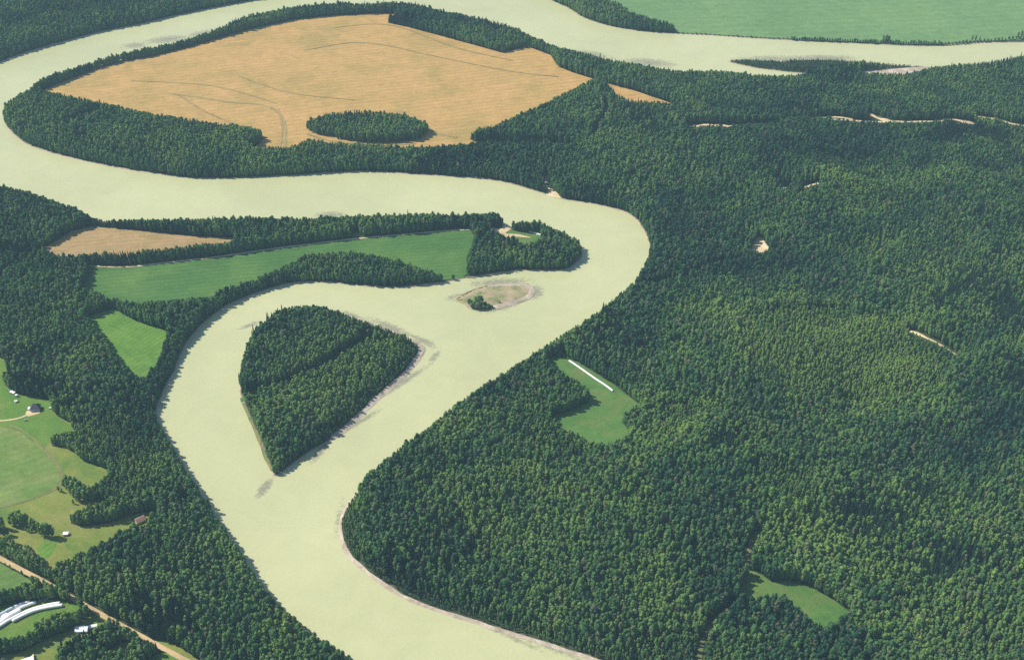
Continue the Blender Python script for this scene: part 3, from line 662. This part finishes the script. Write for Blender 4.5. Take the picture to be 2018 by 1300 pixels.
cb = ng.nodes.new('ShaderNodeCombineXYZ'); ng.links.new(na('turn', 'FLOAT'), cb.inputs[2])
ng.links.new(gi.outputs[0], ip.inputs['Points']); ng.links.new(ci.outputs[0], ip.inputs['Instance']); ng.links.new(na('variant', 'INT'), ip.inputs['Instance Index'])
ng.links.new(cb.outputs[0], ip.inputs['Rotation']); ng.links.new(na('size', 'FLOAT'), ip.inputs['Scale']); ng.links.new(ip.outputs[0], go.inputs[0])
md = forest.modifiers.new('forest', 'NODES'); md.node_group = ng

# trees standing apart, (x, y of the foot in the photograph, scale, wide)
def grove(pts, label, group, conifer=False):
    for i, p in enumerate(pts):
        x, y, z = W(p[0], p[1]); s = p[2]
        place_tree(conifer, x, y, z, s, random.uniform(0, 6), random.randrange(9), label, group, p[3] if len(p) > 3 else 1.25)
grove([(128,960,.8),(136,966,1),(146,970,1.1),(155,974,1.1),(162,982,1.1),(168,988,1.1),(156,990,1),(148,984,1),(140,976,.9),(116,968,.5),(122,970,.45),(132,952,.8),(141,956,.9),(150,960,1),(145,993,.5),(160,968,1),(170,975,1)],
      'broadleaf tree of the isolated clump where the paddock track bends, above the hedgerow', 'clump at the bend of the paddock track')
grove([(22,1035,.9),(30,1038,1),(38,1033,1.15),(44,1037,1.2),(50,1036,1.2),(55,1032,1.1),(40,1026,1),(28,1030,1),(33,1028,1)], 'tall broadleaf tree of the cluster in the meadow, left of the white-roofed shed', 'cluster of tall trees in the meadow')
grove([(66,1044,1.1,1.1),(71,1046,1.15,1.1)], 'one of two close slender trees in the middle of the meadow tree row', 'pair of slender meadow trees')
grove([(82,1056,1.25),(89,1058,1.3),(97,1058,1.25),(104,1057,1.15)], 'large dark tree of the group just left of the white-roofed shed', 'dark group beside the white-roofed shed')
grove([(52,1047,.35,1.6),(57,1049,.32,1.6),(63,1048,.35,1.6)], 'low bush in front of the row of meadow trees', 'low bushes in the meadow')
grove([(0,1040,1),(8,1042,1.1),(-8,1045,1.1),(3,1052,1.1),(12,1054,1),(-4,1060,1)], 'tree of the dense group cut by the left edge beside the meadow', 'trees at the left edge of the meadow')
grove([(17,1068,.7),(23,1071,.8),(28,1075,.7),(8,1078,.8),(34,1080,.45),(42,1083,.35,1.6)], 'small tree between the meadow and the dirt road at the far left', 'small trees above the dirt road')
grove([(60,1096,1.1,1.1),(66,1102,1.2,1.1),(70,1106,1.1,1.1),(55,1090,.9)], 'tree casting a pointed shadow on the bright lawn patch', 'trees beside the bright lawn patch')
hedge = [(x, 1150-(95-x)*0.53-random.uniform(-3, 3), random.uniform(.7, 1.05)) for x in range(-6, 92, 5)]+[(x+3, 1139-(95-x)*0.53-random.uniform(-2, 2), random.uniform(.7, 1.0)) for x in range(-6, 88, 6)]
grove([(a, b-15, c*.85) for a, b, c in hedge], 'roadside tree in the line between the meadow and the orange dirt road', 'trees lining the dirt road')
grove([(925,600,.55,2),(929,603,.6,1.9),(933,606,.6,2),(939,602,.9,1.6),(944,603,1.0,1.5),(949,606,.75,1.7),(938,609,.55,2.1),(956,604,.45,2.2),(963,606,.4,2.2),(930,607,.5,2.2),(953,609,.4,2.4),(943,608,.7,1.9),(969,606,.3,2.4),(948,600,.9,1.5),(960,609,.35,2.4)],
      'small tree of the only thicket on the gravel islet', 'thicket on the gravel islet')
grove([(981,596,.22,2),(985,597,.22,2)], 'tiny dark bush on the middle of the gravel islet', 'bushes on the gravel islet')
grove([(x, 81+(x-1560)*0.030-random.uniform(0, 2), random.uniform(.3, .55), 2.3) for x in range(1560, 1860, 5)]+[(1740,83,.85),(1746,84,.9),(1751,84,.8),(1915,81,.7),(1922,81,.7),(1930,81,.6),(2005,77,.9),(2012,76,1),(2016,78,.9)]+[(x, 90-(x-1860)*0.09, random.uniform(.3, .45), 2.3) for x in range(1862, 2010, 7)]+[(x, 68+(x-1340)*0.045, random.uniform(.12, .25), 3) for x in range(1345, 1560, 9)],
      'low bank tree between the far green field and the river', 'trees on the bank below the far green field')
grove([(1100,703,.9,1.3),(1104,705,1,1.3)], 'dark spruce at the upper tip of the clearing with the long white tube', 'spruces at the tip of the clearing', True)
grove([(528,640,1.05,.9),(530,637,1.15,.9),(501,664,1.05,.9),(505,663,.95,.9),(509,660,1,.9),(498,668,.9,.9)], 'thin tall spruce breaking the skyline on the upper left shore of the big island', 'tall spruces on the island shore', True)
grove([(1112,681,1.05),(1152,653,1.25),(1078,705,1.05),(1188,625,1.25),(1005,752,1.1),(950,790,1.1),(748,940,1.1),(1126,673,1.05),(1168,643,1.0),(1212,607,1.05),(1060,716,.95),(1030,733,1.05),(975,773,1.0),(905,818,1.0),(868,848,.95),(822,880,1.0),(785,905,.9),(1240,590,1.0)], 'spruce standing out above the riverside trees right of the big island', 'standout spruces on the right bank', True)

# ------------------------------------------------------------------ buildings, vehicles, bales
def gable(name, label, px, py, L, Wd, Hh, rise, rz, wall, roof, cat, over=0.4, hip=0.0, windows=True, chim=False):
    x, y, z = W(px, py); e = empty(name, (x, y, z+0.3), rz); tag(e, label, cat)
    mb = MB(); a, b2 = L/2, Wd/2
    mb.add([(-a,-b2,-.6),(a,-b2,-.6),(a,b2,-.6),(-a,b2,-.6),(-a,-b2,Hh),(a,-b2,Hh),(a,b2,Hh),(-a,b2,Hh)], [(0,3,2,1),(0,1,5,4),(1,2,6,5),(2,3,7,6),(3,0,4,7),(4,5,6,7)])
    if hip == 0: mb.add([(-a,-b2,Hh),(-a,b2,Hh),(-a,0,Hh+rise),(a,-b2,Hh),(a,b2,Hh),(a,0,Hh+rise)], [(0,1,2),(3,5,4)])
    mb.build('wall', wall, e)
    A, B = a+over, b2+over; t_ = 0.18; dz = -over*rise/b2; mb = MB(); hp = A-hip
    for q in (0, 1):
        o_ = t_*q
        mb.add([(-A,-B,Hh+dz+o_+.05),(A,-B,Hh+dz+o_+.05),(A,B,Hh+dz+o_+.05),(-A,B,Hh+dz+o_+.05),(-hp,0,Hh+rise+o_+.05),(hp,0,Hh+rise+o_+.05)], [(0,1,5,4),(2,3,4,5)]+([(1,2,5),(3,0,4)] if hip > 0 else []))
    mb.add([(-A,-B,Hh+dz+.05),(A,-B,Hh+dz+.05),(A,B,Hh+dz+.05),(-A,B,Hh+dz+.05),(-A,-B,Hh+dz+.05+t_),(A,-B,Hh+dz+.05+t_),(A,B,Hh+dz+.05+t_),(-A,B,Hh+dz+.05+t_)], [(0,1,5,4),(2,3,7,6)]+([(1,2,6,5),(3,0,4,7)] if hip > 0 else []))
    rf = mb.build('roof', roof, e)
    if chim: MB().box(a*.3, a*.3+.7, -.9, -.2, Hh+rise*.3, Hh+rise+.9).build('chimney', M['wood'], rf)
    dr = MB().box(-.5, .5, -b2-.06, -b2+.02, 0, 2.1).build('door', M['wood'], e)
    if windows:
        for wx in (-a*.6, a*.55):
            f = MB().box(wx-.7, wx+.7, -b2-.08, -b2+.02, 1.0, 2.2).build('window', M['whitepaint'], e)
            MB().box(wx-.55, wx+.55, -b2-.11, -b2-.06, 1.15, 2.05).build('pane', M['glass'], f)
    return e
gable('house', 'two-storey house with steep dark shingle roof at the end of the pale driveway', 71, 807, 11, 9, 4.6, 4.8, R(8), M['greypaint'], M['shingle'], 'house', hip=4.0, chim=True)
gable('garage', 'small cream garage touching the left side of the dark-roofed house', 60.5, 807, 4.5, 4.5, 2.6, 1.2, R(5), M['cream'], M['whitepaint'], 'garage', windows=False)
gable('shed', 'white-roofed red shed alone in the meadow beside dark trees', 130.5, 1053.5, 5.2, 3.8, 2.4, .8, R(3), M['redwall'], M['white'], 'shed', windows=False)
gable('house', 'brown-roofed cream house at the edge of the woods below the hedgerow', 277, 1027, 10, 8, 3.0, 2.4, R(38), M['cream'], M['brownroof'], 'house')
gable('farmhouse', 'long white metal-roofed farmhouse in the lower left farmyard', 162, 1242, 12, 7, 2.8, 1.5, R(4), M['whitepaint'], M['white'], 'house')
gable('farm_shed', 'narrow white shed joined to the right end of the long white farmhouse', 183, 1236, 8.5, 2.8, 2.4, .6, R(14), M['whitepaint'], M['white'], 'shed', windows=False)
gable('shed', 'cream-roofed shed half hidden in the tree row above the white farmhouse', 143, 1220, 3.8, 3.6, 2.6, 1.4, R(60), M['pink'], M['yellow'], 'shed', windows=False)
gable('shed', 'small white shed in the grass above the dark-roofed house', 32, 792.5, 2.6, 2.6, 2.2, .7, R(20), M['whitepaint'], M['white'], 'shed', windows=False)
gable('shed', 'low white cabin at the forest edge, upper end of the house yard', 26, 775, 6.5, 3.0, 2.2, .7, R(-28), M['wood'], M['white'], 'cabin', windows=False)
gable('shed', 'tiny white shed at the notch of the big tan field', 1044, 93, 4, 3.5, 2.5, .8, 0, M['whitepaint'], M['white'], 'shed', windows=False)
gable('cabin', 'weathered grey cabin under the trees beside the two white campers', 1047, 459, 6, 4.2, 2.4, 1.2, R(-6), M['wood'], M['greypaint'], 'cabin')
# round-roofed barn at the bottom edge
x, y, z = W(53, 1307); e = empty('barn', (x, y, z+.2), R(25)); tag(e, 'big white round-roofed barn cut by the bottom edge near the lower left corner', 'barn')
V = []; n = 16; L = 7.5; rr = 5.6
for sx in (-L, L):
    for k in range(n+1):
        th = math.pi*k/n; V.append((sx, -math.cos(th)*rr, math.sin(th)*rr*0.95))
F = [(k, k+1, k+n+2, k+n+1) for k in range(n)]
mesh_obj('roof', V, F, M['white'], e, True)
mesh_obj('wall', [(p[0]*.985, p[1]*.985, p[2]*.985) for p in V], [tuple(range(n+1)), tuple(range(2*n+1, n, -1))], M['whitepaint'], e)
MB().box(L-.05, L+.06, -2, 2, 0, 3.4).build('door', M['greypaint'], e)

def car(name, label, cat, px, py, rz, mat, L=4.6, Wd=1.85, cab=(-1.3, 1.0), Hc=0.75):
    x, y, z = W(px, py); e = empty(name, (x, y, z+.62), rz); tag(e, label, cat)
    a, b2 = L/2, Wd/2
    MB().add([(-a,-b2,.35),(a,-b2,.35),(a,b2,.35),(-a,b2,.35),(-a+.1,-b2+.06,1.0),(a-.15,-b2+.06,.92),(a-.15,b2-.06,.92),(-a+.1,b2-.06,1.0)], [(0,3,2,1),(4,5,6,7),(0,1,5,4),(1,2,6,5),(2,3,7,6),(3,0,4,7)]).build('body', mat, e)
    c0, c1 = cab
    cb_ = MB().add([(c0,-b2+.1,.97),(c1,-b2+.1,.97),(c1,b2-.1,.97),(c0,b2-.1,.97),(c0+.3,-b2+.3,1.0+Hc),(c1-.6,-b2+.3,1.0+Hc),(c1-.6,b2-.3,1.0+Hc),(c0+.3,b2-.3,1.0+Hc)], [(0,3,2,1),(4,5,6,7),(0,1,5,4),(1,2,6,5),(2,3,7,6),(3,0,4,7)]).build('window', M['glass'], e)
    MB().box(c0+.28, c1-.58, -b2+.28, b2-.28, 1.0+Hc+.005, 1.0+Hc+.06).build('roof', mat, e)
    for sx in (-a*.62, a*.62):
        for sy in (-b2+.05, b2-.05): MB().cyl((sx, sy, .35), .35, .22, 'y').build('wheel', M['rubber'], e)
    return e
car('car', 'grey car parked on the grass just below the pale driveway', 'car', 51.5, 829, R(15), M['greypaint'])
car('pickup_truck', 'faded red pickup parked beside the dirt road near the bale field', 'truck', 175, 1205, R(-30), M['pink'], 5.6, 2.0, (0.0, 1.7), .8)
car('van', 'white van at the forest edge right of the dark-roofed house', 'van', 100.5, 806, R(0), M['whitepaint'], 5.2, 2.1, (-2.3, 2.2), 1.0)
def camper(label, px, py, rz, L):
    x, y, z = W(px, py); e = empty('camper_trailer', (x, y, z+.45), rz); tag(e, label, 'camper')
    a = L/2; pr = [(-a, .5), (a, .5), (a+.15, 1.4), (a-.35, 2.9), (-a+.3, 3.0), (-a-.1, 2.2)]
    v = [(p, -1.25, q) for p, q in pr]+[(p, 1.25, q) for p, q in pr]; n = 6
    MB().add(v, [tuple(range(n)), tuple(range(2*n-1, n-1, -1))]+[(i, (i+1) % n, (i+1) % n+n, i+n) for i in range(n)]).build('body', M['white'], e)
    MB().box(-.9, -.2, -1.3, -1.24, .6, 2.5).build('door', M['greypaint'], e)
    for wx in (.6, a-1.4): MB().box(wx, wx+.9, -1.3, -1.24, 1.5, 2.2).build('window', M['glass'], e)
    for sy in (-1.15, 1.15): MB().cyl((0, sy, .38), .38, .25, 'y').build('wheel', M['rubber'], e)
    MB().box(a, a+1.3, -.08, .08, .45, .6).build('hitch', M['wood'], e)
camper('smaller white camper beside the weathered cabin on the wooded river point', 1054, 461, R(-20), 5.0)
camper('longer white camper at the outer end of the clearing on the wooded river point', 1061.5, 464.5, R(-30), 7.5)
camper('white camper parked near the forest edge above the small white shed', 33, 781.5, R(0), 3.5)

def tube(label, pts, r, mat, group=None):
    P = catmull(np.array(onland(pts)), 6, closed=False)
    seg = np.hypot(*np.diff(P, axis=0).T); s = np.concatenate([[0], np.cumsum(seg)]); n = max(6, int(s[-1]/0.75))
    uu = np.linspace(0, s[-1], n); P = np.stack([np.interp(uu, s, P[:, 0]), np.interp(uu, s, P[:, 1])], -1)
    o0 = P.mean(0); z0 = float(H(o0[0], o0[1]))+.35
    T = np.gradient(P, axis=0); T /= np.linalg.norm(T, axis=1)[:, None]+1e-9; Nn = np.stack([-T[:, 1], T[:, 0]], -1)
    V = []; k = 12
    for i in range(n):
        rr = r*(1-0.05*abs(math.sin(uu[i]*math.pi/1.5)))*(1+random.uniform(-.02, .02)); zz = float(H(P[i, 0], P[i, 1]))+.35-z0
        if i in (0, n-1): rr *= 0.55
        for j in range(k):
            th = 2*math.pi*j/k; V.append((P[i, 0]-o0[0]+Nn[i, 0]*math.cos(th)*rr, P[i, 1]-o0[1]+Nn[i, 1]*math.cos(th)*rr, zz+r*.92+math.sin(th)*rr))
    F = [(i*k+j, i*k+(j+1) % k, (i+1)*k+(j+1) % k, (i+1)*k+j) for i in range(n-1) for j in range(k)]+[tuple(range(k)), tuple(range(n*k-1, n*k-k-1, -1))]
    o = MB().add(V, F).build('bale_tube', mat, None, True); o.location = (o0[0], o0[1], z0)
    tag(o, label, 'bale tube', group)
tube('single long white wrapped bale tube along the edge of the forest clearing', [(1121,712),(1135,721),(1155,735),(1175,749),(1192,760),(1208,772)], 1.3, M['white'])
tube('dull bluish grey wrapped bale tube nearest the trees in the bale field', [(-60,1236),(0,1213),(18,1203),(40,1193),(50,1189)], 1.76, M['greywrap'])
tube('white bale tube ending beside the tip of the bluish grey one', [(28,1199),(44,1192),(60,1186)], 1.49, M['white'])
tube('short white bale tube between the bluish grey one and the long middle ones', [(3,1219),(10,1214),(17,1211)], 1.62, M['white'])
tube('long white bale tube, upper of the middle pair, ending farthest up the field', [(-60,1255),(0,1224),(20,1211),(45,1198),(60,1192),(72,1188)], 1.76, M['white'])
tube('white bale tube, lower of the middle pair, ending before its neighbour', [(-60,1262),(0,1229),(20,1215),(42,1203)], 1.76, M['white'])
tube('longest white bale tube, upper of the lowest pair, curving across the field', [(-60,1274),(0,1236),(22,1222),(50,1208),(75,1199),(100,1193),(120,1190)], 1.82, M['white'])
tube('white bale tube lying against the lower side of the longest one near its right end', [(25,1226),(50,1213),(73,1204),(100,1198),(125,1194)], 1.82, M['white'])
tube('dark grey bale tube in tree shade at the top of the bale field', [(76,1185),(86,1182),(97,1180)], 1.0, M['darkwrap'])
for px, py, lab in ((52,1265,'yellow straw bale under the lower tree row, left of the farmhouse'), (9,1284,'yellow straw bale near the left edge above the round-roofed barn'), (92,1242,'yellow straw bale half hidden in the middle of the lower tree row'),
                    (0.5,1275,'yellow straw bale cut by the left edge below the bale field'), (66,1293,'yellow straw bale beside the round-roofed barn')):
    x, y, z = W(px, py); o = MB().cyl((0, 0, 0), 1.3, 2.2, 'x', 16).build('straw_bale', M['yellow']); o.location = (x, y, z+1.65); tag(o, lab, 'bale')
# trees of the farm below: rows between the open ground
grove([(90+random.uniform(-3, 3)+k*9, 1232-k*2.5+random.uniform(-2, 2), random.uniform(.6, .9)) for k in range(0)], '', '')

# ------------------------------------------------------------------ air
hz = MB().box(-9500, 9500, -3000, 9500, -5.0, 1060).build('haze', None); tag(hz, kind='stuff')
m = bpy.data.materials.new('haze'); m.use_nodes = True; t = m.node_tree; t.nodes.clear()
ou = t.nodes.new('ShaderNodeOutputMaterial'); pv = t.nodes.new('ShaderNodeVolumePrincipled'); pv.inputs['Color'].default_value = (*HAZE_COLOR, 1)
pv.inputs['Density'].default_value = HAZE_DENSITY; pv.inputs['Anisotropy'].default_value = 0.0
t.links.new(pv.outputs[0], ou.inputs['Volume']); hz.data.materials.append(m)
